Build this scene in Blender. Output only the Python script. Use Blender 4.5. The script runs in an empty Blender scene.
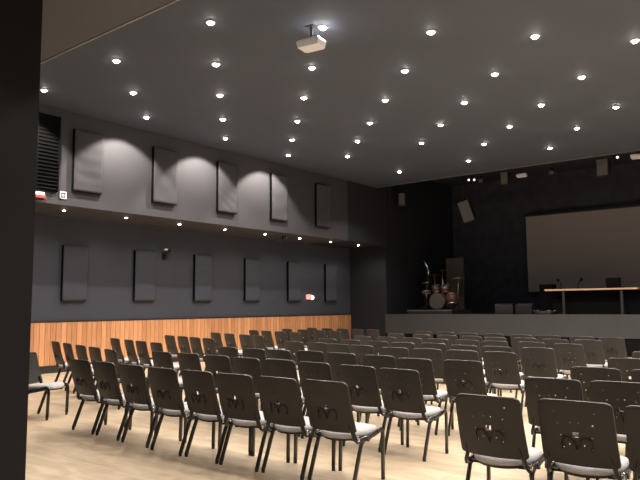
import bpy, bmesh, math, random
from mathutils import Vector, Matrix
random.seed(7)
sc = bpy.context.scene
COL = sc.collection
PI = math.pi

# ------------------------------------------------------------------ camera
F_PX, PITCH, ROLL, YAW, EYE = 650.9, 0.1012, -0.0078, 0.6704, 1.45
cam_d = bpy.data.cameras.new('camera')
cam_d.sensor_width = 36.0
cam_d.lens = F_PX / 640.0 * 36.0
cam_d.clip_end = 200
cam = bpy.data.objects.new('camera', cam_d)
COL.objects.link(cam)
sc.camera = cam
cp, sp, cr, sr = math.cos(PITCH), math.sin(PITCH), math.cos(ROLL), math.sin(ROLL)
r0, u0, f0 = Vector((1, 0, 0)), Vector((0, -sp, cp)), Vector((0, cp, sp))
r2 = cr * r0 + sr * u0
u2 = -sr * r0 + cr * u0
Rz = Matrix.Rotation(YAW, 3, 'Z')
r2, u2, f2 = Rz @ r2, Rz @ u2, Rz @ f0
m3 = Matrix((r2, u2, -f2)).transposed()
cam.matrix_world = Matrix.Translation((0, 0, EYE)) @ m3.to_4x4()

# ------------------------------------------------------------------ view and world
vs = sc.view_settings
vs.view_transform = 'Standard'
vs.look = 'None'
vs.exposure = 1.35
vs.gamma = 1.0
vs.use_curve_mapping = False
w = bpy.data.worlds.new('world')
sc.world = w
w.use_nodes = True
w.node_tree.nodes['Background'].inputs[0].default_value = (0.5, 0.55, 0.7, 1)
w.node_tree.nodes['Background'].inputs[1].default_value = 0.002

SPOT_W = 76.0        # watt of each ceiling downlight
SOFFIT_W = 13.0       # watt of each small light under the balcony
TABLE_W = 42.0       # watt of the narrow stage spot over the table
LAMP_COL = (1.0, 0.90, 0.79)
REAR_FILL_W = 27.0       # watt of each fill light added under the rear balcony, out of view
HALL_Z, REAR_Z, STAGE_CEIL_Z = 5.5, 4.40, 6.4
REAR_Y = 3.86
FAS_X, WALL_X, SOFF_Z = -12.25, -14.0, 3.54
STAGE_Y, STAGE_Z = 19.3, 1.15

# ------------------------------------------------------------------ materials
def mat(name, col, rough=0.6, metal=0.0, emit=None, es=0.0, noise=0.0, nscale=6.0, bump=0.0, bscale=40.0, spec=0.5):
    m = bpy.data.materials.new(name)
    m.use_nodes = True
    nt = m.node_tree
    b = nt.nodes['Principled BSDF']
    b.inputs['Base Color'].default_value = (*col, 1)
    b.inputs['Roughness'].default_value = rough
    b.inputs['Metallic'].default_value = metal
    b.inputs['Specular IOR Level'].default_value = spec
    if emit:
        b.inputs['Emission Color'].default_value = (*emit, 1)
        b.inputs['Emission Strength'].default_value = es
    tc = nt.nodes.new('ShaderNodeTexCoord')
    if noise:
        n = nt.nodes.new('ShaderNodeTexNoise')
        n.inputs['Scale'].default_value = nscale
        n.inputs['Detail'].default_value = 5
        nt.links.new(tc.outputs['Object'], n.inputs['Vector'])
        r = nt.nodes.new('ShaderNodeValToRGB')
        r.color_ramp.elements[0].position = 0.3
        r.color_ramp.elements[1].position = 0.7
        r.color_ramp.elements[0].color = (*[c * (1 - noise) for c in col], 1)
        r.color_ramp.elements[1].color = (*[min(1, c * (1 + noise)) for c in col], 1)
        nt.links.new(n.outputs['Fac'], r.inputs['Fac'])
        nt.links.new(r.outputs['Color'], b.inputs['Base Color'])
    if bump:
        n2 = nt.nodes.new('ShaderNodeTexNoise')
        n2.inputs['Scale'].default_value = bscale
        n2.inputs['Detail'].default_value = 3
        nt.links.new(tc.outputs['Object'], n2.inputs['Vector'])
        bp = nt.nodes.new('ShaderNodeBump')
        bp.inputs['Strength'].default_value = bump
        bp.inputs['Distance'].default_value = 0.02
        nt.links.new(n2.outputs['Fac'], bp.inputs['Height'])
        nt.links.new(bp.outputs['Normal'], b.inputs['Normal'])
    return m

def wood_mat():
    m = bpy.data.materials.new('plank_wood')
    m.use_nodes = True
    nt = m.node_tree; N = nt.nodes; Lk = nt.links
    b = N['Principled BSDF']; b.inputs['Roughness'].default_value = 0.5
    tc = N.new('ShaderNodeTexCoord')
    sep = N.new('ShaderNodeSeparateXYZ'); Lk.new(tc.outputs['Object'], sep.inputs[0])
    mul = N.new('ShaderNodeMath'); mul.operation = 'MULTIPLY'; mul.inputs[1].default_value = 1 / 0.13
    Lk.new(sep.outputs['Y'], mul.inputs[0])
    fl = N.new('ShaderNodeMath'); fl.operation = 'FLOOR'; Lk.new(mul.outputs[0], fl.inputs[0])
    fr = N.new('ShaderNodeMath'); fr.operation = 'FRACT'; Lk.new(mul.outputs[0], fr.inputs[0])
    wn = N.new('ShaderNodeTexWhiteNoise'); wn.noise_dimensions = '1D'; Lk.new(fl.outputs[0], wn.inputs['W'])
    mp = N.new('ShaderNodeMapping'); mp.inputs['Scale'].default_value = (1, 26, 1.6)
    Lk.new(tc.outputs['Object'], mp.inputs[0])
    ns = N.new('ShaderNodeTexNoise'); ns.inputs['Scale'].default_value = 2.2; ns.inputs['Detail'].default_value = 5
    Lk.new(mp.outputs[0], ns.inputs['Vector'])
    mx = N.new('ShaderNodeMath'); mx.operation = 'MULTIPLY_ADD'
    Lk.new(wn.outputs['Value'], mx.inputs[0]); mx.inputs[1].default_value = 0.45
    Lk.new(ns.outputs['Fac'], mx.inputs[2])
    rp = N.new('ShaderNodeValToRGB')
    rp.color_ramp.elements[0].position = 0.35; rp.color_ramp.elements[0].color = (0.42, 0.185, 0.08, 1)
    rp.color_ramp.elements[1].position = 0.95; rp.color_ramp.elements[1].color = (0.74, 0.37, 0.18, 1)
    Lk.new(mx.outputs[0], rp.inputs['Fac'])
    lt = N.new('ShaderNodeMath'); lt.operation = 'LESS_THAN'; lt.inputs[1].default_value = 0.07
    Lk.new(fr.outputs[0], lt.inputs[0])
    mc = N.new('ShaderNodeMix'); mc.data_type = 'RGBA'
    Lk.new(lt.outputs[0], mc.inputs['Factor']); Lk.new(rp.outputs['Color'], mc.inputs['A'])
    mc.inputs['B'].default_value = (0.12, 0.045, 0.02, 1)
    Lk.new(mc.outputs['Result'], b.inputs['Base Color'])
    return m

def floor_mat():
    m = bpy.data.materials.new('beige_floor')
    m.use_nodes = True
    nt = m.node_tree; N = nt.nodes; Lk = nt.links
    b = N['Principled BSDF']; b.inputs['Roughness'].default_value = 0.38
    b.inputs['Specular IOR Level'].default_value = 0.4
    tc = N.new('ShaderNodeTexCoord')
    mp = N.new('ShaderNodeMapping'); mp.inputs['Rotation'].default_value = (0, 0, 0.3)
    mp.inputs['Scale'].default_value = (0.7, 2.6, 1)
    Lk.new(tc.outputs['Object'], mp.inputs[0])
    n = N.new('ShaderNodeTexNoise'); n.inputs['Scale'].default_value = 2.4; n.inputs['Detail'].default_value = 7
    n.inputs['Roughness'].default_value = 0.6
    if 'Distortion' in n.inputs: n.inputs['Distortion'].default_value = 0.8
    Lk.new(mp.outputs[0], n.inputs['Vector'])
    r = N.new('ShaderNodeValToRGB')
    r.color_ramp.elements[0].position = 0.32; r.color_ramp.elements[0].color = (0.35, 0.27, 0.19, 1)
    r.color_ramp.elements[1].position = 0.68; r.color_ramp.elements[1].color = (0.54, 0.435, 0.31, 1)
    Lk.new(n.outputs['Fac'], r.inputs['Fac'])
    br = N.new('ShaderNodeTexBrick')
    br.offset = 0.0
    br.inputs['Scale'].default_value = 1.0
    br.inputs['Brick Width'].default_value = 0.9; br.inputs['Row Height'].default_value = 0.9
    br.inputs['Mortar Size'].default_value = 0.004
    br.inputs['Color1'].default_value = (1, 1, 1, 1); br.inputs['Color2'].default_value = (0.95, 0.95, 0.95, 1)
    br.inputs['Mortar'].default_value = (0.68, 0.66, 0.62, 1)
    Lk.new(tc.outputs['Object'], br.inputs['Vector'])
    mc = N.new('ShaderNodeMix'); mc.data_type = 'RGBA'; mc.blend_type = 'MULTIPLY'; mc.inputs['Factor'].default_value = 1
    Lk.new(r.outputs['Color'], mc.inputs['A']); Lk.new(br.outputs['Color'], mc.inputs['B'])
    Lk.new(mc.outputs['Result'], b.inputs['Base Color'])
    return m

M = dict(
    floor=floor_mat(), wood=wood_mat(),
    ceiling=mat('grey_ceiling_paint', (0.060, 0.074, 0.106), 0.75, noise=0.06, nscale=0.5),
    wall=mat('dark_wall_paint', (0.045, 0.050, 0.070), 0.7, noise=0.08, nscale=1.0),
    fascia=mat('balcony_paint', (0.040, 0.039, 0.047), 0.7, noise=0.06, nscale=1.0),
    rear=mat('rear_soffit_paint', (0.090, 0.092, 0.110), 0.75, noise=0.05, nscale=0.8),
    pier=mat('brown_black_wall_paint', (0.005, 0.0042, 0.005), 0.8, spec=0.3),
    black=mat('black_drape', (0.036, 0.040, 0.060), 0.8, noise=0.25, nscale=3.0),
    ending=mat('black_wing_dim_end', (0.010, 0.011, 0.017), 0.8),  # the wing's own black; on the balcony end it paints in fading light
    stagefront=mat('stage_front_panel', (0.042, 0.044, 0.046), 0.7, noise=0.08, nscale=2.0),
    plinth=mat('stage_plinth', (0.006, 0.006, 0.006), 0.9, spec=0.1),
    stagefloor=mat('stage_boards', (0.02, 0.02, 0.02), 0.5),
    basebd=mat('black_baseboard', (0.015, 0.014, 0.014), 0.5),
    panel=mat('panel_cloth', (0.047, 0.046, 0.054), 0.9, bump=0.4, bscale=5.0),
    panel2=mat('panel_cloth_dark', (0.050, 0.055, 0.074), 0.9, bump=0.2, bscale=5.0),
    paneledge=mat('panel_edge', (0.003, 0.003, 0.0035), 0.9, spec=0.15),
    plastic=mat('chair_plastic', (0.027, 0.0245, 0.0235), 0.45, bump=0.1, bscale=180.0, spec=0.3),
    seat=mat('chair_seat_cloth', (0.37, 0.365, 0.375), 0.9, bump=0.3, bscale=220.0, noise=0.1, nscale=60),
    tube=mat('chair_black_tube', (0.012, 0.012, 0.012), 0.28),
    pan=mat('seat_pan_plastic', (0.015, 0.014, 0.013), 0.4),
    lens=mat('lamp_lens', (1, 1, 1), 0.4, emit=(1.0, 0.93, 0.84), es=45.0),
    bezel=mat('lamp_bezel', (0.45, 0.44, 0.42), 0.5),
    white=mat('white_plastic', (0.78, 0.80, 0.84), 0.4),
    glass=mat('lens_glass', (0.02, 0.02, 0.03), 0.08),
    metal=mat('black_metal', (0.02, 0.02, 0.022), 0.4, metal=0.3),
    grey=mat('grey_grille', (0.11, 0.11, 0.115), 0.7, bump=0.5, bscale=120.0),
    chrome=mat('chrome', (0.75, 0.75, 0.78), 0.18, metal=1.0),
    screen=mat('screen_cloth', (0.33, 0.305, 0.315), 0.85),
    screenedge=mat('screen_edge', (0.33, 0.31, 0.30), 0.7),
    desk=mat('desk_wood', (0.80, 0.52, 0.34), 0.4, noise=0.12, nscale=9),
    drum=mat('drum_shell', (0.10, 0.04, 0.028), 0.4, noise=0.3, nscale=12),
    head=mat('drum_head', (0.08, 0.07, 0.065), 0.6),
    brass=mat('cymbal_brass', (0.65, 0.45, 0.2), 0.3, metal=1.0),
    red=mat('red_plastic', (0.55, 0.06, 0.05), 0.5),
    redlamp=mat('red_lamp', (0.8, 0.2, 0.15), 0.5, emit=(1.0, 0.35, 0.28), es=0.5),
    warmlens=mat('small_lens', (1, 1, 1), 0.4, emit=(1.0, 0.9, 0.85), es=0.9),
    dimlens=mat('dim_lens', (1, 1, 1), 0.4, emit=(0.9, 0.93, 1.0), es=0.55),
    sign=mat('sign_white', (0.85, 0.85, 0.85), 0.5),
    signblack=mat('sign_black', (0.03, 0.03, 0.03), 0.5),
    shield=mat('shield_tint', (0.05, 0.045, 0.038), 0.25),
)

# ------------------------------------------------------------------ mesh helpers
def box(bm, x0, x1, y0, y1, z0, z1, mi=0, rot=None):
    vs_ = [bm.verts.new(Vector(p)) for p in
           ((x0, y0, z0), (x1, y0, z0), (x1, y1, z0), (x0, y1, z0), (x0, y0, z1), (x1, y0, z1), (x1, y1, z1), (x0, y1, z1))]
    if rot is not None:
        for v in vs_: v.co = rot @ v.co
    for q in ((0, 3, 2, 1), (4, 5, 6, 7), (0, 1, 5, 4), (1, 2, 6, 5), (2, 3, 7, 6), (3, 0, 4, 7)):
        f = bm.faces.new([vs_[i] for i in q]); f.material_index = mi
    return vs_

def tube(bm, pts, r, seg=8, mi=0, flat=None, cap=True):
    """swept tube along a polyline"""
    pts = [Vector(p) for p in pts]
    rings = []
    up = Vector((1, 0, 0))
    for i, p in enumerate(pts):
        a = pts[max(i - 1, 0)]; b = pts[min(i + 1, len(pts) - 1)]
        t = (b - a).normalized()
        ref = up if abs(t.dot(up)) < 0.95 else Vector((0, 0, 1))
        n = t.cross(ref).normalized(); c = t.cross(n).normalized()
        rr = r[i] if isinstance(r, (list, tuple)) else r
        ring = []
        for k in range(seg):
            an = 2 * PI * k / seg
            ring.append(bm.verts.new(p + n * math.cos(an) * rr * (flat or 1.0) + c * math.sin(an) * rr))
        rings.append(ring)
    for i in range(len(rings) - 1):
        for k in range(seg):
            f = bm.faces.new((rings[i][k], rings[i][(k + 1) % seg], rings[i + 1][(k + 1) % seg], rings[i + 1][k]))
            f.smooth = True; f.material_index = mi
    if cap:
        f = bm.faces.new(list(reversed(rings[0]))); f.material_index = mi
        f = bm.faces.new(rings[-1]); f.material_index = mi

def lathe(bm, prof, seg=20, mi=0, mat4=None, smooth=True):
    """profile of (r, z) turned about z"""
    rings = []
    for r, z in prof:
        ring = []
        for k in range(seg):
            a = 2 * PI * k / seg
            v = Vector((r * math.cos(a), r * math.sin(a), z))
            if mat4 is not None: v = mat4 @ v
            ring.append(bm.verts.new(v))
        rings.append(ring)
    for i in range(len(rings) - 1):
        for k in range(seg):
            f = bm.faces.new((rings[i][k], rings[i][(k + 1) % seg], rings[i + 1][(k + 1) % seg], rings[i + 1][k]))
            f.smooth = smooth; f.material_index = mi
    for ring in (rings[0], rings[-1]):
        f = bm.faces.new(ring); f.material_index = mi

def obj(name, bm, m, parent=None, bevel=0.0):
    bmesh.ops.recalc_face_normals(bm, faces=bm.faces)
    me = bpy.data.meshes.new(name)
    bm.to_mesh(me); bm.free()
    for x in (m if isinstance(m, (list, tuple)) else [m]): me.materials.append(x)
    o = bpy.data.objects.new(name, me)
    COL.objects.link(o)
    if parent: o.parent = parent
    if bevel:
        md = o.modifiers.new('bevel', 'BEVEL'); md.width = bevel; md.segments = 2; md.limit_method = 'ANGLE'
    return o

def tag(o, label, cat, group=None):
    o['label'] = label; o['category'] = cat
    if group: o['group'] = group
    return o

def thing(name, label, cat, loc=(0, 0, 0), rotz=0.0, group=None):
    o = bpy.data.objects.new(name, None)
    o.empty_display_size = 0.1
    COL.objects.link(o); o.location = loc; o.rotation_euler = (0, 0, rotz)
    return tag(o, label, cat, group)

def kids(o):
    return [c for c in COL.objects if c.parent is o]

def dup(root, loc, rotz=0.0, label=None, group=None):
    r = root.copy(); COL.objects.link(r); r.location = loc; r.rotation_euler = (root.rotation_euler[0], root.rotation_euler[1], rotz)
    if label: r['label'] = label
    if group: r['group'] = group
    for ch in KIDS[root.name]:
        c = ch.copy(); COL.objects.link(c); c.parent = r
    return r
KIDS = {}

def struct(name, boxes, m):
    bm = bmesh.new()
    for b in boxes: box(bm, *b)
    o = obj(name, bm, m); o['kind'] = 'structure'
    return o

def ordn(n):
    return ['', 'first', 'second', 'third', 'fourth', 'fifth', 'sixth', 'seventh', 'eighth', 'ninth', 'tenth', 'eleventh',
            'twelfth', 'thirteenth', 'fourteenth', 'fifteenth', 'sixteenth'][n]

# ------------------------------------------------------------------ the setting
XR = 7.0
struct('floor', [(WALL_X - .3, XR + .3, -4.3, 25, -0.2, 0)], M['floor'])
struct('ceiling', [(WALL_X, XR, REAR_Y - .12, 18.5, HALL_Z, HALL_Z + .2)], M['ceiling'])
struct('ceiling_stage', [(WALL_X, XR, 18.5, 25, STAGE_CEIL_Z, STAGE_CEIL_Z + .2), (WALL_X, XR, 18.5, 18.56, HALL_Z, STAGE_CEIL_Z)], M['black'])
struct('ceiling_rear', [(-5.51, XR, -4, REAR_Y, REAR_Z, REAR_Z + .2), (WALL_X, -5.51, 2.9, REAR_Y, REAR_Z, REAR_Z + .2), (WALL_X, XR, REAR_Y - .12, REAR_Y, REAR_Z + .2, HALL_Z)], M['rear'])
struct('trim_1', [(FAS_X, XR, REAR_Y, REAR_Y + .012, REAR_Z - .012, REAR_Z + .03)], M['bezel'])
struct('wall_left', [(WALL_X - .3, WALL_X, 2.9, 25, 0, HALL_Z + 1.2)], M['wall'])
struct('wall_balcony', [(WALL_X, FAS_X, 2.9, 16.9, SOFF_Z, HALL_Z)], M['fascia'])
struct('wall_balcony_end', [(WALL_X, FAS_X, 16.9, 18.5, SOFF_Z, HALL_Z), (WALL_X, FAS_X, 18.5, 19.3, SOFF_Z, STAGE_CEIL_Z)], M['ending'])  # darker colour stands in for light falling off towards the stage
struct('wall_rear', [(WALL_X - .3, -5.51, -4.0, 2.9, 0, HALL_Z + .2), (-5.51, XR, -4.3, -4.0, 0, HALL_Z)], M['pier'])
struct('wall_right', [(XR, XR + .3, -4.3, 25, 0, STAGE_CEIL_Z)], M['wall'])
struct('wall_stage_back', [(WALL_X, XR, 24.6, 24.9, 0, STAGE_CEIL_Z)], M['black'])
struct('wall_stage_wing', [(WALL_X, -12.42, 19.4, 19.6, 0, SOFF_Z), (WALL_X, -12.42, 19.6, 24.6, STAGE_Z, STAGE_CEIL_Z)], M['ending'])
struct('stage_platform', [(-12.42, XR, STAGE_Y + .02, 24.6, 0, STAGE_Z)], M['stagefloor']).name = 'floor_stage'
struct('trim_2', [(-12.42, XR, STAGE_Y - .02, STAGE_Y + .02, 0.50, STAGE_Z + .005)], M['stagefront'])
struct('trim_3', [(-12.42, XR, STAGE_Y, STAGE_Y + .02, 0, 0.50)], M['plinth'])
struct('trim_4', [(WALL_X, WALL_X + .05, 2.9, 19.38, 0.17, 1.13)], M['wood'])
struct('trim_5', [(WALL_X, WALL_X + .06, 2.9, 19.38, 1.13, 1.16)], M['basebd'])
struct('baseboard_left', [(WALL_X, WALL_X + .06, 2.9, 19.38, 0, 0.17)], M['basebd'])

# ------------------------------------------------------------------ ceiling downlights
def downlight_meshes():
    bm = bmesh.new()
    lathe(bm, [(0.046, 0.0), (0.046, -0.010), (0.055, -0.016), (0.080, -0.010), (0.085, 0.0)], 20)
    a = bm
    b = bmesh.new()
    lathe(b, [(0.047, -0.002), (0.045, -0.018), (0.030, -0.034), (0.006, -0.040)], 16)
    return a, b
def lamp(name, loc, watt, size, blend, radius, parent=None, rot=(0, 0, 0), col=LAMP_COL):
    d = bpy.data.lights.new(name, 'SPOT'); d.energy = watt; d.spot_size = size; d.spot_blend = blend
    d.shadow_soft_size = radius; d.color = col
    o = bpy.data.objects.new(name, d); COL.objects.link(o); o.location = loc; o.rotation_euler = rot
    if parent: o.parent = parent
    return o

first = None
step_x, step_y = 1.142, 1.148
def place_downlight(x, y, label, group, z=HALL_Z, small=False):
    global first
    if first is None:
        t = thing('ceiling_downlight', label, 'ceiling light', (x, y, z), 0, group)
        a, b = downlight_meshes()
        p1 = obj('bezel', a, M['bezel'], t); p2 = obj('lens', b, M['lens'], t)
        l = lamp('lamp', (0, 0, -0.085), SPOT_W, math.radians(122), 0.30, 0.04, t)
        KIDS[t.name] = [p1, p2, l]
        first = t
        return t
    return dup(first, (x, y, z), 0, label, group)

rows = {}
for m_ in range(-2, 10):
    for k in range(0, 16):
        if (k + m_) % 2: continue
        x = -11.33 + step_x * k; y = 6.05 + step_y * m_
        if m_ == 9: y = 16.75
        if y < 4.2 or x > 6.4: continue
        if (k, m_) in ((0, 8), (2, 8), (7, 9)): continue
        rows.setdefault(m_, []).append((x, y))
wash = None
names = {-2: 'the line nearest the rear balcony', -1: 'the line second from the rear balcony'}
for m_ in sorted(rows):
    n = 0
    for (x, y) in sorted(rows[m_]):
        n += 1
        if m_ < 0:
            lab = f'round recessed ceiling spotlight, {ordn(n)} from the left, in {names[m_]}'
        else:
            lab = f'round recessed ceiling spotlight, {ordn(n)} from the left in the {ordn(m_+1)} cross row, nearest first'
        l = place_downlight(x, y, lab, 'recessed spotlights in the grey hall ceiling')
        if x < -11:      # the spotlights next to the balcony front are turned towards it
            for c_ in list(COL.objects):
                if c_.parent is l and c_.type == 'LIGHT':
                    if wash is None: wash = c_.data.copy(); wash.spot_size = math.radians(100); wash.energy = SPOT_W * 2.1
                    if c_.data is not wash:
                        c_.data = wash; c_.rotation_euler = (0, math.radians(26), 0)

for j_, y in enumerate((-2.2, -0.2, 1.8)):  # unseen lamps added behind the camera to brighten the chair backs
    for i_, x in enumerate((-4.2, -2.2, -0.2, 1.8, 3.8, 5.8)):
        l = place_downlight(x, y, f'added unseen fill light, rear balcony ceiling, {ordn(i_+1)} from the left in the {ordn(j_+1)} line', 'added fill lights under the rear balcony', REAR_Z)
        for c_ in list(COL.objects):
            if c_.parent is l and c_.type == 'LIGHT':
                if j_ == 0 and i_ == 0: rear_fill = c_.data.copy(); rear_fill.energy = REAR_FILL_W
                c_.data = rear_fill
# lights under the balcony, along the left wall
bm = bmesh.new(); lathe(bm, [(0.030, 0.0), (0.030, -0.008), (0.036, -0.012), (0.052, -0.008), (0.055, 0.0)], 16)
b2 = bmesh.new(); lathe(b2, [(0.030, -0.002), (0.028, -0.012), (0.018, -0.020), (0.005, -0.023)], 16)
t0 = thing('balcony_downlight', '', 'ceiling light', (-12.88, 7.42, SOFF_Z), 0, 'small spotlights under the side balcony')
q = [obj('bezel', bm, M['bezel'], t0), obj('lens', b2, M['lens'], t0),
     lamp('lamp', (0, 0, -0.055), SOFFIT_W, math.radians(150), 0.6, 0.03, t0)]
KIDS[t0.name] = q
ys = [5.85] + [7.42 + 1.565 * i for i in range(8)]
for i, y in enumerate(ys[1:]):
    lab = 'small spotlight under the side balcony, ' + ('nearest, above the first dark wall panel' if i == 0 else f'{ordn(i+1)} from the near end of its line')
    if i == 0: t0['label'] = lab
    else: dup(t0, (-12.88, y, SOFF_Z), 0, lab)
dup(t0, (-12.88, ys[0], SOFF_Z), 0, 'spotlight under the side balcony hidden behind the dark wall corner')

# ------------------------------------------------------------------ acoustic panels on the left
def panel(y0, z0, wd, ht, x, cloth, label, group, n):
    t = thing('acoustic_panel', label, 'wall panel', (x, y0 + wd / 2, z0), 0, group)
    bm = bmesh.new(); box(bm, 0.0, 0.085, -wd / 2, wd / 2, 0, ht)
    obj('frame', bm, M['paneledge'], t)
    bm = bmesh.new()
    ny, nz = 14, 26
    rnd = random.Random(n)
    a1, a2, ph = rnd.uniform(3, 9), rnd.uniform(-12, 12), rnd.uniform(0, 6)
    g = [[None] * (nz + 1) for _ in range(ny + 1)]
    for i in range(ny + 1):
        for j in range(nz + 1):
            yy = -wd / 2 + 0.002 + (wd - 0.004) * i / ny; zz = 0.002 + (ht - 0.004) * j / nz
            e = min(i, ny - i, j, nz - j) > 0
            amp = 0.006 if cloth == 'panel' else 0.002
            xx = 0.086 + (0.006 + amp * math.sin(a1 * 3 * zz + a2 * yy + ph + 1.5 * math.sin(5 * yy + ph)) if e else 0)
            g[i][j] = bm.verts.new((xx, yy, zz))
    for i in range(ny):
        for j in range(nz):
            f = bm.faces.new((g[i][j], g[i + 1][j], g[i + 1][j + 1], g[i][j + 1])); f.smooth = True
    rim = [e for e in bm.edges if len(e.link_faces) == 1]
    ex = bmesh.ops.extrude_edge_only(bm, edges=rim)
    for v in [v for v in ex['geom'] if isinstance(v, bmesh.types.BMVert)]: v.co.x = 0.0855
    bmesh.ops.contextual_create(bm, geom=[e for e in bm.edges if len(e.link_faces) == 1])
    obj('cloth', bm, M[cloth], t)
    return t
for i in range(5):
    nm = ['nearest, beside the louvred vent', 'second from the near end', 'third from the near end', 'fourth from the near end',
          'last, towards the stage'][i]
    panel(7.20 + 2.0 * i - 0.0, 3.86, 0.68, 1.30, FAS_X, 'panel', 'wrinkled grey acoustic panel high on the balcony front, ' + nm, 'upper acoustic panels', i)
for i in range(6):
    nm = ['nearest', 'second, beside the wall camera', 'third from the near end', 'fourth from the near end', 'fifth from the near end', 'last, above the small red light'][i]
    panel(8.04 + 1.965 * i, 1.62, 0.64, 1.28, WALL_X, 'panel2', 'dark acoustic panel on the lower wall above the wood, ' + nm, 'lower acoustic panels', 20 + i)

# louvred vent on the balcony front
t = thing('wall_vent', 'tall black louvred vent on the balcony front beside the dark corner', 'vent', (FAS_X, 6.64, 3.78))
bm = bmesh.new(); box(bm, 0, 0.05, -0.24, 0.24, 0, 1.55); obj('housing', bm, M['paneledge'], t)
bm = bmesh.new()
for i in range(20):
    z = 0.05 + i * 0.074
    R_ = Matrix.Translation((0.06, 0, z)) @ Matrix.Rotation(0.7, 4, 'Y')
    box(bm, -0.022, 0.022, -0.21, 0.21, -0.004, 0.004, rot=R_)
box(bm, 0.05, 0.085, -0.24, -0.215, 0, 1.55); box(bm, 0.05, 0.085, 0.215, 0.24, 0, 1.55)
obj('louvre', bm, M['paneledge'], t)
# small square sign
t = thing('wall_sign', 'small white-outlined square sign on the balcony front below the louvred vent', 'sign', (FAS_X, 7.02, 3.74))
bm = bmesh.new(); box(bm, 0, 0.012, -0.07, 0.07, -0.075, 0.075); obj('plate', bm, M['signblack'], t)
bm = bmesh.new()
for b in ((-0.07, -0.05, -0.075, 0.075), (0.05, 0.07, -0.075, 0.075), (-0.05, 0.05, 0.055, 0.075), (-0.05, 0.05, -0.075, -0.055), (-0.02, 0.02, -0.025, 0.02)):
    box(bm, 0.012, 0.018, *b)
obj('border', bm, M['sign'], t)
t = thing('emergency_light', 'small white and red emergency light under the louvred vent', 'emergency light', (FAS_X, 6.50, 3.66))
bm = bmesh.new(); box(bm, 0, 0.05, -0.13, 0.13, -0.04, 0.02); obj('housing', bm, M['red'], t, 0.006)
bm = bmesh.new(); box(bm, 0.0, 0.06, -0.10, 0.10, 0.022, 0.075); obj('lamp_cover', bm, M['warmlens'], t, 0.006)

# wall camera on the lower wall
t = thing('security_camera', 'small black security camera with white face on the lower left wall', 'camera', (WALL_X, 10.97, 2.78))
bm = bmesh.new(); box(bm, 0, 0.03, -0.06, 0.06, -0.08, 0.08); tube(bm, [(0.02, 0, 0), (0.10, 0, 0.02), (0.14, 0, 0.07)], 0.018); obj('bracket', bm, M['metal'], t)
bm = bmesh.new(); lathe(bm, [(0.045, -0.13), (0.05, -0.10), (0.05, 0.08), (0.04, 0.10)], 14, mat4=Matrix.Translation((0.18, -0.02, 0.12)) @ Matrix.Rotation(PI / 2 + .25, 4, 'X') @ Matrix.Rotation(0.5, 4, 'Y'))
obj('body', bm, M['metal'], t)
bm = bmesh.new(); box(bm, 0.15, 0.21, -0.13, -0.05, 0.165, 0.205); obj('face_plate', bm, M['white'], t)
# little red light lower on the wall
t = thing('alarm_light', 'small glowing red and white alarm light low on the left wall near stage', 'alarm light', (WALL_X, 17.1, 1.74))
bm = bmesh.new(); box(bm, 0, 0.06, -0.22, 0.0, -0.06, 0.10); obj('housing', bm, M['redlamp'], t, 0.008)
bm = bmesh.new(); lathe(bm, [(0.075, 0), (0.075, 0.03), (0.05, 0.06), (0.01, 0.07)], 16, mat4=Matrix.Translation((0.0, 0.09, 0.0)) @ Matrix.Rotation(PI / 2, 4, 'Y'))
obj('lens', bm, M['warmlens'], t)
# dark dome under the balcony
t = thing('dome_camera', 'small black dome camera hanging under the side balcony between its spotlights', 'camera', (-12.95, 14.6, SOFF_Z))
bm = bmesh.new(); lathe(bm, [(0.09, 0), (0.09, -0.04), (0.075, -0.05)], 18); obj('base', bm, M['metal'], t)
bm = bmesh.new(); lathe(bm, [(0.072, -0.05), (0.068, -0.08), (0.045, -0.11), (0.01, -0.125)], 18); obj('dome', bm, M['glass'], t)

# ------------------------------------------------------------------ ceiling projector
def projector(name, label, loc, rz, s=1.0, drop=0.2, ry=0.0):
    t = thing(name, label, 'projector', loc, rz)
    bm = bmesh.new()
    prof = [(-.19, -.13), (.19, -.13), (.19, .10), (.15, .14), (-.15, .14), (-.19, .10)]
    for z0, z1, k0, k1 in ((-0.06, 0.03, 0.9, 1.0), (0.03, 0.06, 1.0, 0.86)):
        lo = [bm.verts.new((x * k0 * s, y * k0 * s, z0 * s)) for x, y in prof]
        hi = [bm.verts.new((x * k1 * s, y * k1 * s, z1 * s)) for x, y in prof]
        for i in range(6):
            bm.faces.new((lo[i], lo[(i + 1) % 6], hi[(i + 1) % 6], hi[i]))
        bm.faces.new(lo[::-1]); bm.faces.new(hi)
    obj('body', bm, M['white'], t, 0.008)
    bm = bmesh.new(); lathe(bm, [(0.05 * s, 0), (0.05 * s, 0.045 * s), (0.038 * s, 0.05 * s), (0.032 * s, 0.03 * s)], 18, mat4=Matrix.Translation((0.08 * s, .12 * s, 0)) @ Matrix.Rotation(-PI / 2, 4, 'X'))
    obj('lens_ring', bm, M['glass'], t)
    bm = bmesh.new()
    for i in range(6): box(bm, -0.192 * s, -0.184 * s, (-.09 + .028 * i) * s, (-.078 + .028 * i) * s, -0.03 * s, 0.03 * s)
    obj('side_vent', bm, M['metal'], t)
    bm = bmesh.new(); tube(bm, [(0, 0, 0.05 * s), (0, 0, drop)], 0.02); box(bm, -0.07, 0.07, -0.07, 0.07, drop - 0.015, drop)
    for sx in (-1, 1):
        for sy in (-1, 1): tube(bm, [(0, 0, 0.10 * s), (sx * 0.12 * s, sy * 0.08 * s, 0.055 * s)], 0.008, 6)
    obj('ceiling_mount', bm, M['metal'], t)
    return t
projector('projector', 'white projector on a short mount under the hall ceiling', (-5.74, 7.08, 5.23), math.radians(8), 1.0, 0.27)

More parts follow.
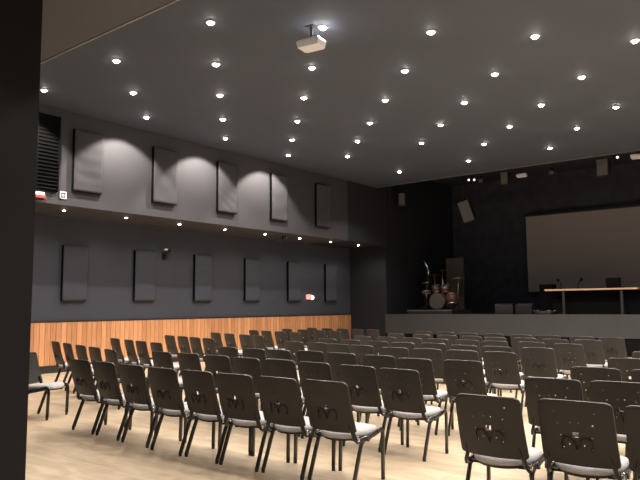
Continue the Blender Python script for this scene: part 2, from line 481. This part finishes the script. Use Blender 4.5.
# ------------------------------------------------------------------ screen
t = thing('projection_screen', 'large pale projection screen on the black wall behind the stage table', 'screen', (-6.45, 24.25, 1.93))
bm = bmesh.new(); box(bm, -2.60, 2.9, 0, 0.04, 0, 2.85); obj('cloth', bm, M['screen'], t)
bm = bmesh.new()
box(bm, -2.72, -2.60, -0.01, 0.05, 0, 2.85); box(bm, 2.9, 3.02, -0.01, 0.05, 0, 2.85)
obj('border', bm, M['screenedge'], t)
bm = bmesh.new(); box(bm, -2.78, 3.08, -0.03, 0.07, 2.85, 2.93); box(bm, -2.78, 3.08, -0.02, 0.05, -0.05, 0.0)
obj('screen_case', bm, M['metal'], t)
bm = bmesh.new()
for x in (-2.2, 0, 2.4): tube(bm, [(x, 0.0, 2.9), (x, 0.34, 2.95)], 0.015)
obj('wall_hook', bm, M['metal'], t)

# ------------------------------------------------------------------ stage table and what is on it
t = thing('stage_table', 'long table with pale wooden top on black legs on the stage', 'table', (-5.80, 20.55, STAGE_Z))
bm = bmesh.new(); box(bm, -1.33, 1.33, -0.38, 0.38, 0.71, 0.76); obj('tabletop', bm, M['desk'], t, 0.006)
for x in (-0.78, 0.88):
    for y in (-0.3, 0.3):
        bm = bmesh.new(); box(bm, x - 0.035, x + 0.035, y - 0.025, y + 0.025, 0.02, 0.71); box(bm, x - 0.06, x + 0.06, y - 0.05, y + 0.05, 0, 0.02)
        obj('leg', bm, M['signblack'], t)
bm = bmesh.new(); box(bm, -1.22, 1.22, -0.02, 0.0, 0.04, 0.71); obj('modesty_panel', bm, M['plinth'], t)
tz = STAGE_Z + 0.76
def table_mic(x, y, lean, label):
    t = thing('table_microphone', label, 'microphone', (x, y, tz))
    bm = bmesh.new(); lathe(bm, [(0.06, 0), (0.06, 0.02), (0.02, 0.03)], 14); obj('base', bm, M['plinth'], t)
    bm = bmesh.new(); tube(bm, [(0, 0, 0.02), (0, 0, 0.12), (lean * .3, 0, 0.2), (lean, 0, 0.26)], 0.012, 6); obj('gooseneck', bm, M['plinth'], t)
    bm = bmesh.new(); tube(bm, [(lean, 0, 0.25), (lean * 1.4, -0.01, 0.28), (lean * 1.9, -0.02, 0.32)], [0.028, 0.045, 0.03], 8); obj('capsule', bm, M['plinth'], t)
table_mic(-6.72, 20.5, -0.06, 'black gooseneck microphone at the left end of the stage table')
table_mic(-6.22, 20.5, 0.08, 'black gooseneck microphone further right on the stage table, beside the other')
t = thing('laptop', 'open black laptop with its back to the hall on the stage table', 'laptop', (-5.16, 20.45, tz))
bm = bmesh.new(); box(bm, -0.21, 0.21, 0, 0.24, 0, 0.02); obj('base', bm, M['plinth'], t)
bm = bmesh.new(); box(bm, -0.21, 0.21, -0.06, -0.045, 0.015, 0.31, rot=Matrix.Rotation(0.12, 4, 'X')); obj('display', bm, M['plinth'], t)
t = thing('cabinet_speaker', 'black floor loudspeaker behind the left end of the stage table', 'loudspeaker', (-7.45, 21.4, STAGE_Z))
bm = bmesh.new(); box(bm, -0.22, 0.22, -0.2, 0.2, 0, 0.95); obj('cabinet', bm, M['plinth'], t, 0.015)
bm = bmesh.new(); box(bm, -0.19, 0.19, -0.215, -0.2, 0.05, 0.90); obj('grille', bm, M['plinth'], t)

# stage monitors
def wedge(x, y, rz, label):
    t = thing('stage_monitor', label, 'loudspeaker', (x, y, STAGE_Z), rz, 'wedge monitors on the stage edge')
    bm = bmesh.new()
    pr_ = [(-.2, 0), (.2, 0), (.2, .12), (.02, .34), (-.2, .30)]
    a = [bm.verts.new((-.27, y_, z_)) for y_, z_ in pr_]; b = [bm.verts.new((.27, y_, z_)) for y_, z_ in pr_]
    for i in range(5): bm.faces.new((a[i], a[(i + 1) % 5], b[(i + 1) % 5], b[i]))
    bm.faces.new(a[::-1]); bm.faces.new(b)
    obj('cabinet', bm, M['metal'], t, 0.01)
    bm = bmesh.new()
    d = Vector((0, .18, -.22)).normalized(); 
    p = [(-.24, .19, .145), (.24, .19, .145), (.24, .035, .335), (-.24, .035, .335)]
    nrm = Vector((0, .22, .18)).normalized() * 0.01
    lo = [bm.verts.new(Vector(q_)) for q_ in p]; hi = [bm.verts.new(Vector(q_) + nrm) for q_ in p]
    bm.faces.new(lo[::-1]); bm.faces.new(hi)
    for i in range(4): bm.faces.new((lo[i], lo[(i + 1) % 4], hi[(i + 1) % 4], hi[i]))
    obj('grille', bm, M['metal'], t)
wedge(-8.30, 19.85, 0.25, 'grey wedge stage monitor, the left one of the pair')
wedge(-7.62, 19.9, -0.1, 'dark wedge stage monitor, right of the other one')
# coiled cable
t = thing('coiled_cable', 'loose coil of cable with shiny connectors at the stage edge', 'cable', (-6.95, 19.52, STAGE_Z))
bm = bmesh.new()
pts = []
for i in range(97):
    a = 2 * PI * i / 24
    pts.append((0.30 * math.cos(a) * (1 + .06 * math.sin(i)), 0.17 * math.sin(a), 0.015 + 0.02 * (i / 24)))
tube(bm, pts, 0.013, 6)
obj('cord', bm, M['metal'], t)
for a in (0.2, 1.2, 2.2, 3.3, 4.2, 5.3):
    bm = bmesh.new(); px, py = 0.31 * math.cos(a), 0.18 * math.sin(a)
    tube(bm, [(px, py, 0.11), (px + .035, py + .01, 0.12)], 0.016, 8); obj('connector', bm, M['chrome'], t)

# ------------------------------------------------------------------ drum kit
D = Vector((-11.0, 20.6, STAGE_Z))
t = thing('drum_riser', 'low black platform with a pale edge under the drum kit', 'platform', D)
bm = bmesh.new(); box(bm, -0.85, 0.85, -0.75, 0.75, 0, 0.14); obj('deck', bm, M['stagefloor'], t)
bm = bmesh.new(); box(bm, -0.86, 0.86, -0.765, -0.75, 0.10, 0.14); obj('edge_trim', bm, M['grey'], t)
t = thing('drum_kit', 'brown drum kit with cymbals on the riser at the left of the stage', 'drum kit', D + Vector((0, 0, 0.14)))
def drum(r, h, mt, name='drum'):
    bm = bmesh.new(); lathe(bm, [(r, 0), (r, h)], 24, mat4=mt); lathe(bm, [(r + .012, 0.0), (r + .012, 0.03)], 24, mat4=mt, mi=1)
    lathe(bm, [(r + .012, h - .03), (r + .012, h)], 24, mat4=mt, mi=1)
    lathe(bm, [(r * .97, h + .001), (r * .97, h + .004)], 24, mat4=mt, mi=2)
    obj(name, bm, [M['drum'], M['chrome'], M['head']], t)
drum(.28, .40, Matrix.Translation((0, .2, .30)) @ Matrix.Rotation(PI / 2, 4, 'X'), 'bass_drum')
drum(.15, .2, Matrix.Translation((-.17, .15, .66)) @ Matrix.Rotation(.35, 4, 'X'), 'tom')
drum(.16, .2, Matrix.Translation((.19, .15, .66)) @ Matrix.Rotation(.35, 4, 'X'), 'tom')
drum(.19, .36, Matrix.Translation((.52, -.05, .22)), 'floor_tom')
drum(.17, .14, Matrix.Translation((-.48, -.05, .55)), 'snare')
for (x, y, z, r, tl) in ((-.62, .2, 1.0, .2, .2), (-.35, .35, 1.25, .23, -.2), (.55, .35, 1.15, .25, .25), (-.1, .45, 1.4, .2, .1)):
    bm = bmesh.new(); lathe(bm, [(r, -.012), (r * .3, .004), (.03, .02), (.008, .03)], 24, mat4=Matrix.Translation((x, y, z)) @ Matrix.Rotation(tl, 4, 'X'))
    c = obj('cymbal', bm, M['brass'], t)
    bm = bmesh.new(); tube(bm, [(x, y, .12), (x, y, z)], 0.011, 6)
    for a in (0.5, 2.6, 4.7): tube(bm, [(x, y, .25), (x + .2 * math.cos(a), y + .2 * math.sin(a), 0.01)], 0.009, 6)
    obj('cymbal_stand', bm, M['chrome'], t)
t = thing('drum_shield', 'dark see-through drum screen standing behind the drum kit', 'screen', D + Vector((0.05, 0.9, 0)))
for i, (x0, x1) in enumerate(((-.22, .12), (.13, .47))):
    bm = bmesh.new(); box(bm, x0, x1, 0, .012, 0, 2.0); obj('panel', bm, M['shield'], t)
t = thing('chrome_boom_stand', 'bent shiny microphone stand arching above the drum kit', 'microphone stand', D + Vector((-.45, -.35, 0.14)))
bm = bmesh.new(); tube(bm, [(0, 0, 0.02), (0.22, 0, .95), (.24, 0, 1.20)], 0.014, 8); obj('pole', bm, M['metal'], t)
bm = bmesh.new(); tube(bm, [(.24, 0, 1.20), (.235, 0, 1.36), (.19, 0, 1.52), (.11, 0, 1.66), (.03, 0, 1.72)], 0.026, 8); obj('boom', bm, M['chrome'], t)
bm = bmesh.new()
for a in (0.3, 2.4, 4.5): tube(bm, [(0, 0, 0.12), (.2 * math.cos(a), .2 * math.sin(a), 0.012)], 0.01, 6)
obj('tripod', bm, M['metal'], t)

# ------------------------------------------------------------------ lighting bar and hung gear over the stage
t = thing('lighting_bar', 'thin horizontal pipe hung below the stage ceiling', 'lighting bar', (-8.2, 20.0, 5.85))
bm = bmesh.new(); tube(bm, [(-4.1, 0, 0), (10.5, 0, 0)], 0.028, 10); obj('pipe', bm, M['metal'], t)
for x in (-3.6, -1.2, 1.2, 3.8, 7.0):
    bm = bmesh.new(); tube(bm, [(x, 0, 0.02), (x, 0, STAGE_CEIL_Z - 5.85)], 0.012, 6); obj('hanger', bm, M['metal'], t)
struct('trim_6', [(-12.2, XR, 18.44, 18.5, HALL_Z - .03, HALL_Z)], M['grey'])

def hung_speaker(x, z, wd, ht, tilt, rz, label, m='grey', lean=0.0):
    t = thing('hanging_speaker', label, 'loudspeaker', (x, 19.95, z), rz)
    R_ = Matrix.Rotation(lean, 4, 'Y') @ Matrix.Rotation(tilt, 4, 'X')
    bm = bmesh.new(); box(bm, -wd / 2, wd / 2, -.13, .13, -ht, 0, rot=R_); obj('cabinet', bm, M['metal'], t, 0.015)
    bm = bmesh.new(); box(bm, -wd / 2 + .02, wd / 2 - .02, -.145, -.13, -ht + .02, -.02, rot=R_); obj('grille', bm, M[m], t)
    bm = bmesh.new(); top = 5.818 - z
    tube(bm, [(0, 0.03, -0.02), (0, 0.03, top)], 0.014, 6); box(bm, -wd * .56, wd * .56, 0.0, .03, -ht * .5, -ht * .45, rot=R_)
    box(bm, -.04, .04, -.02, .08, top - .04, top)
    obj('bracket', bm, M['metal'], t)
hung_speaker(-9.66, 4.93, .40, .72, 0.2, 0.1, 'grey loudspeaker tilted down on a pole above the stage left of the screen', lean=-0.26)
hung_speaker(-8.15, 5.70, .26, .42, 0.0, 0.0, 'small dark loudspeaker on the pipe beside the small white projector')
hung_speaker(-5.16, 5.68, .34, .50, 0.0, 0.0, 'grey loudspeaker on the pipe above the right part of the screen')
hung_speaker(-12.05, 5.45, .24, .45, 0.0, 0.5, 'dim loudspeaker hung at the dark far left corner of the stage', 'grey')

def spotlight(x, z, rz, tilt, label, lens='glass', twin=False, y=20.0):
    t = thing('stage_spotlight', label, 'spotlight', (x, y, z), rz, 'spotlights hung over the stage')
    for dx in ((-.09, .09) if twin else (0,)):
        R_ = Matrix.Translation((dx, 0, 0)) @ Matrix.Rotation(PI / 2 + tilt, 4, 'X')
        bm = bmesh.new(); lathe(bm, [(0.05, -0.14), (0.07, -0.10), (0.07, 0.06), (0.078, 0.07), (0.078, 0.10)], 16, mat4=R_)
        c = obj('can', bm, M['metal'], t)
        bm = bmesh.new(); q_ = 0.55 if lens == 'warmlens' else 1.0; lathe(bm, [(0.062 * q_, 0.101), (0.055 * q_, 0.108), (0.01, 0.114)], 16, mat4=R_); obj('lens', bm, M[lens], t)
    bm = bmesh.new(); top = 5.818 - z
    box(bm, -.17 if twin else -.09, .17 if twin else .09, -.015, .015, .085, .10)
    tube(bm, [(0, 0, .09), (0, 0, top)], 0.012, 6)
    obj('yoke', bm, M['metal'], t)
    return t
spotlight(-9.38, 5.60, 0.6, 0.0, 'pair of small lit spotlights on the pipe above the tilted loudspeaker', 'warmlens', True)
spotlight(-9.05, 5.58, 0.5, 0.5, 'small dark spotlight just right of the lit pair')
spotlight(-6.70, 5.55, 0.2, 0.6, 'dark spotlight on the pipe midway above the screen')
s = spotlight(-4.80, 5.70, 0.5, 0.2, 'small lit spotlight right of the grey loudspeaker near the frame edge', 'warmlens')
projector('projector', 'small white projector hung beside the small dark loudspeaker over the stage', (-7.60, 19.9, 5.52), 0.1, .85, 0.298)
projector('projector', 'white projector hung at the far right over the stage', (-4.20, 19.9, 5.62), 0.1, 1.0, 0.198)
# narrow spot over the table
t = thing('table_spotlight', 'stage spotlight lighting the pale table from above', 'spotlight', (-5.6, 19.2, 6.2))
bm = bmesh.new(); lathe(bm, [(0.05, -0.1), (0.08, -0.06), (0.08, 0.1)], 16, mat4=Matrix.Rotation(PI, 4, 'X')); tube(bm, [(0, 0, .05), (0, 0, .2)], .012, 6); obj('can', bm, M['metal'], t)
bm = bmesh.new(); lathe(bm, [(0.07, -0.101), (0.01, -0.11)], 16); obj('lens', bm, M['warmlens'], t)
lamp('lamp', (0, 0, -0.13), TABLE_W, math.radians(48), 0.6, 0.04, t, rot=(math.radians(16), 0, 0))

# ------------------------------------------------------------------ chairs
def chair_meshes():
    out = []
    # seat: rounded cushion
    bm = bmesh.new()
    def outline(k, inset=0.0):
        w2, d2, rr = .222 - inset, .215 - inset, .13
        pts_ = []
        n = 28
        for i in range(n):
            a = 2 * PI * i / n
            e = 3.0
            c, s_ = math.cos(a), math.sin(a)
            pts_.append((w2 * math.copysign(abs(c) ** (2 / (2.1 if s_ < 0 else e)), c), d2 * math.copysign(abs(s_) ** (2 / (2.1 if s_ < 0 else 4.0)), s_)))
        return pts_
    def zdip(x, y):  # sag to the back, waterfall front
        return 0.012 * (y / .2) - 0.006 * (1 - (x / .23) ** 2) - (0.02 * max(0, (y - .14) / .07) ** 2)
    rings = []
    for ins, z in ((0.03, .385), (0.004, .392), (0.0, .415), (0.012, .435), (0.05, .443), (0.12, .444)):
        rings.append([bm.verts.new((x, y, z + zdip(x, y))) for x, y in outline(0, ins)])
    for i in range(len(rings) - 1):
        n = len(rings[i])
        for k in range(n):
            f = bm.faces.new((rings[i][k], rings[i][(k + 1) % n], rings[i + 1][(k + 1) % n], rings[i + 1][k])); f.smooth = True
    bm.faces.new(rings[0][::-1]); bm.faces.new(rings[-1])
    out.append(('seat', bm, M['seat']))
    # pan beneath
    bm = bmesh.new()
    rings = []
    for ins, z in ((0.06, .366), (0.02, .370), (0.012, .386)):
        rings.append([bm.verts.new((x, y, z + zdip(x, y))) for x, y in outline(0, ins)])
    for i in range(2):
        n = len(rings[i])
        for k in range(n): bm.faces.new((rings[i][k], rings[i][(k + 1) % n], rings[i + 1][(k + 1) % n], rings[i + 1][k]))
    bm.faces.new(rings[0][::-1]); bm.faces.new(rings[-1])
    out.append(('seat_pan', bm, M['pan']))
    # backrest: curved perforated plastic shell
    NX, NZ = 46, 38
    holes = set()
    def H(ix, iz): holes.add((ix, iz)); holes.add((NX - 1 - ix, iz))
    for u_, v_ in ((.54, .84), (.47, .64), (.40, .45), (.36, .28), (.12, .68), (.20, .33)):
        H(int((1 + u_) / 2 * NX), int(v_ * NZ))
    for iz in (17, 18, 19):
        for ix in (21, 22, 23, 24): holes.add((ix, iz))
    bm = bmesh.new()
    W2, ZB, ZT = .238, .432, .842
    def pt(u, v):  # u -1..1 , v 0..1
        half = W2 * (1.0 - 0.035 * v)
        # rounded corners
        rc = 0.040
        z = ZB + (ZT - ZB) * v
        ext = half
        for zc, sgn in ((ZT - rc, 1), (ZB + rc * .6, -1)):
            r_ = rc if sgn > 0 else rc * .6
            dz = (z - zc) * sgn
            if dz > 0: ext = min(ext, half - r_ + math.sqrt(max(0, r_ * r_ - min(dz, r_) ** 2)))
        x = ext * u
        y = -0.205 - 0.110 * v - 0.010 * math.sin(v * PI) + 0.030 * (u * u) - 0.02
        return Vector((x, y, z + 0.004 * (1 - u * u) * (1 if v > .5 else -1) * abs(v - .5) * 2))
    off = Vector((0, 0.014, 0.003))
    g = [[bm.verts.new(pt(-1 + 2 * i / NX, j / NZ)) for j in range(NZ + 1)] for i in range(NX + 1)]
    h = [[bm.verts.new(g[i][j].co + off) for j in range(NZ + 1)] for i in range(NX + 1)]
    solid = lambda i, j: 0 <= i < NX and 0 <= j < NZ and (i, j) not in holes
    for i in range(NX):
        for j in range(NZ):
            if not solid(i, j): continue
            bm.faces.new((g[i][j], g[i + 1][j], g[i + 1][j + 1], g[i][j + 1]))
            bm.faces.new((h[i][j + 1], h[i + 1][j + 1], h[i + 1][j], h[i][j]))
            if not solid(i - 1, j): bm.faces.new((g[i][j], g[i][j + 1], h[i][j + 1], h[i][j]))
            if not solid(i + 1, j): bm.faces.new((g[i + 1][j + 1], g[i + 1][j], h[i + 1][j], h[i + 1][j + 1]))
            if not solid(i, j - 1): bm.faces.new((g[i + 1][j], g[i][j], h[i][j], h[i + 1][j]))
            if not solid(i, j + 1): bm.faces.new((g[i][j + 1], g[i + 1][j + 1], h[i + 1][j + 1], h[i][j + 1]))
    bmesh.ops.delete(bm, geom=[v for v in bm.verts if not v.link_faces], context='VERTS')
    out.append(('backrest', bm, M['plastic']))
    # raised butterfly motif on the rear of the back
    bm = bmesh.new()
    P_ = []
    for x, z in ((-.085, .555), (-.098, .60), (-.075, .635), (-.040, .63), (-.015, .60), (0, .555), (.015, .60), (.040, .63), (.075, .635), (.098, .60), (.085, .555)):
        v = (z - ZB) / (ZT - ZB); p = pt(x / W2, v); P_.append((x, p.y - 0.003, z - .02))
    tube(bm, P_, 0.005, 6)
    out.append(('back_motif', bm, M['tube']))
    # frame: two side tubes from the back uprights under the seat to the front knees + cross bars
    bm = bmesh.new()
    for s_ in (-1, 1):
        x = .224 * s_
        tube(bm, [(x * .84, -.212, .52), (x * .88, -.19, .44), (x * .95, -.185, .39), (x, -.165, .366), (x, -.12, .362), (x, 0, .372), (x, .10, .392)], 0.0132, 8, flat=1.8)
        lathe(bm, [(0.022, -0.02), (0.022, 0.02)], 10, mat4=Matrix.Translation((x, -.03, .365)) @ Matrix.Rotation(PI / 2, 4, 'Y'))
    for y, z in ((-.12, .360), (.08, .372)):
        tube(bm, [(-.224, y, z), (.224, y, z)], 0.010, 8)
    out.append(('seat_frame', bm, M['tube']))
    for s_ in (-1, 1):
        x = .224 * s_
        bm = bmesh.new()
        tube(bm, [(x, .10, .392), (x, .155, .408), (x, .185, .408), (x * 1.0, .202, .385), (x, .206, .34), (x * 1.01, .196, 0.03)], 0.0132, 8, flat=1.8)
        lathe(bm, [(0.017, 0.0), (0.018, 0.035), (0.014, 0.04)], 8, mat4=Matrix.Translation((x * 1.01, .196, 0)))
        out.append(('leg', bm, M['tube']))
        bm = bmesh.new()
        tube(bm, [(x, -.06, .365), (x, -.105, .34), (x * 1.0, -.135, .27), (x * 1.01, -.225, 0.03)], 0.0132, 8, flat=1.8)
        lathe(bm, [(0.017, 0.0), (0.018, 0.035), (0.014, 0.04)], 8, mat4=Matrix.Translation((x * 1.01, -.228, 0)))
        out.append(('leg', bm, M['tube']))
    # linking hook on the right-hand side
    bm = bmesh.new()
    P_ = [(.232 + .008 * (1 - math.cos(a)), -.17, .385 + .02 * math.sin(a)) for a in [2 * PI * i / 12 for i in range(13)]]
    tube(bm, P_, 0.006, 6)
    out.append(('linking_hook', bm, M['chrome']))
    return out

chair0 = None
def spread(row, least=0.545):
    row = sorted(row, reverse=True)
    for _ in range(60):
        for i in range(len(row) - 1):
            g = math.dist(row[i], row[i + 1])
            if g < least:
                d = (least - g) / 2 + 1e-3
                row[i] = (row[i][0] + d, row[i][1]); row[i + 1] = (row[i + 1][0] - d, row[i + 1][1])
    return row

def place_chair(bx, by, yaw, label, group):
    """bx, by: where the middle of the top edge of the backrest stands"""
    global chair0
    off = Matrix.Rotation(yaw, 3, 'Z') @ Vector((0, 0.33, 0))
    loc = (bx + off.x, by + off.y, 0)
    if chair0 is None:
        t = thing('stacking_chair', label, 'chair', loc, yaw, group)
        KIDS[t.name] = [obj(n, bm, m_, t) for n, bm, m_ in chair_meshes()]
        chair0 = t
        return t
    return dup(chair0, loc, yaw, label, group)

KS = 0.922   # from the height first taken for the backrest tops to their real height
CENTRE = [
    [(-3.62, 4.58), (-4.17, 4.55), (-4.72, 4.53), (-5.28, 4.54), (-5.84, 4.53), (-6.47, 4.58), (-7.09, 4.63), (-7.67, 4.66)],
    [(-3.65, 5.86), (-4.24, 5.94), (-4.90, 6.00), (-5.50, 6.08), (-6.07, 6.05), (-6.70, 6.12), (-7.35, 6.17), (-7.97, 6.18)],
    [(-3.57, 7.18), (-4.20, 7.12), (-4.85, 7.32), (-5.53, 7.40), (-6.18, 7.50), (-6.74, 7.42), (-7.30, 7.45), (-7.95, 7.50)],
    [(-3.78, 8.75), (-4.37, 8.79), (-4.97, 8.83), (-5.55, 8.83), (-6.31, 9.00), (-6.88, 9.10), (-7.45, 9.25), (-8.05, 9.30)],
    [(-3.66, 9.90), (-4.30, 9.86), (-4.90, 9.92), (-5.58, 10.15), (-6.17, 10.10), (-6.78, 10.20), (-7.49, 10.32), (-8.17, 10.47)],
    [(-3.60, 11.15), (-4.30, 11.35), (-4.98, 11.35), (-5.57, 11.43), (-6.25, 11.53), (-6.88, 11.62), (-7.55, 11.70), (-8.20, 11.75)],
    [(-3.68, 12.52), (-4.27, 12.50), (-4.92, 12.66), (-5.52, 12.60), (-6.15, 12.85), (-6.79, 13.00), (-7.50, 13.10), (-8.26, 13.22)],
    [(-3.57, 13.65), (-4.17, 13.80), (-4.90, 13.95), (-5.50, 13.95), (-6.25, 14.20), (-6.90, 14.25), (-7.68, 14.60), (-8.34, 14.70)],
]
g1 = 'black chairs of the middle block'
for r, row in enumerate(map(spread, CENTRE)):
    for c, (x, y) in enumerate(row):
        yaw = math.radians(random.uniform(-1.8, 1.8)) - 0.02 * max(0, -x - 5) + (-.05 if r > 4 else 0)
        rowname = 'nearest' if r == 0 else ordn(r + 1)
        lab = f'black perforated-back chair with grey seat, middle block, {rowname} row, {ordn(c+1)} from its right end'
        if c == 0 and r == 0: lab = 'black perforated-back chair with grey seat at right end of the nearest middle row'
        place_chair(x * KS, y * KS, yaw, lab, g1)
LEFT = [
    ([-12.25, -11.45, -10.65, -9.90, -9.13], 6.92, .27),
    ([-12.31, -11.50, -10.86, -10.12], 8.32, .27),
    ([-12.42, -11.72, -11.12, -10.50], 9.88, .27),
    ([-12.61, -11.87, -11.10, -10.50], 11.5, .3),
    ([-12.95, -12.30, -11.62, -10.95], 13.25, .28),
    ([-12.76, -11.95, -11.20, -10.50], 14.45, .3),
    ([-12.60, -11.95, -11.33, -10.75, -10.20], 15.40, .12),
]
g2 = 'black chairs of the angled block by the wood-panelled wall'
for r, (xs, y0, sl) in enumerate(LEFT):
    for c, x in enumerate(xs):
        y = y0 - sl * (x - xs[0])
        lab = f'black chair in the angled block by the wood wall, {ordn(r+1)} row, {ordn(c+1)} from wall'
        place_chair(x * KS, y * KS, -0.24 + math.radians(random.uniform(-1.8, 1.8)), lab, g2)
RIGHT = [
    [(-2.06, 4.50), (-1.47, 4.60), (-0.90, 4.60)],
    [(-2.05, 5.87), (-1.50, 5.93), (-0.93, 5.95)],
    [(-2.04, 7.12), (-1.45, 7.15)],
    [(-2.03, 8.50), (-1.43, 8.50)],
    [(-2.05, 9.80)],
]
g3 = 'black chairs of the right-hand block'
for r, row in enumerate(map(lambda w_: spread(w_, .56), RIGHT)):
    for c, (x, y) in enumerate(sorted(row)):
        rowname = 'nearest' if r == 0 else ordn(r + 1)
        lab = f'black perforated-back chair with grey seat, right-hand block, {rowname} row, {ordn(c+1)} from the aisle'
        place_chair(x * KS, y * KS, math.radians(random.uniform(-1.8, 1.8)) + 0.02, lab, g3)
o = place_chair(-8.75, 4.52, math.radians(-62), 'lone black chair turned sideways at the far left beside the dark wall corner', None)
if 'group' in o: del o['group']
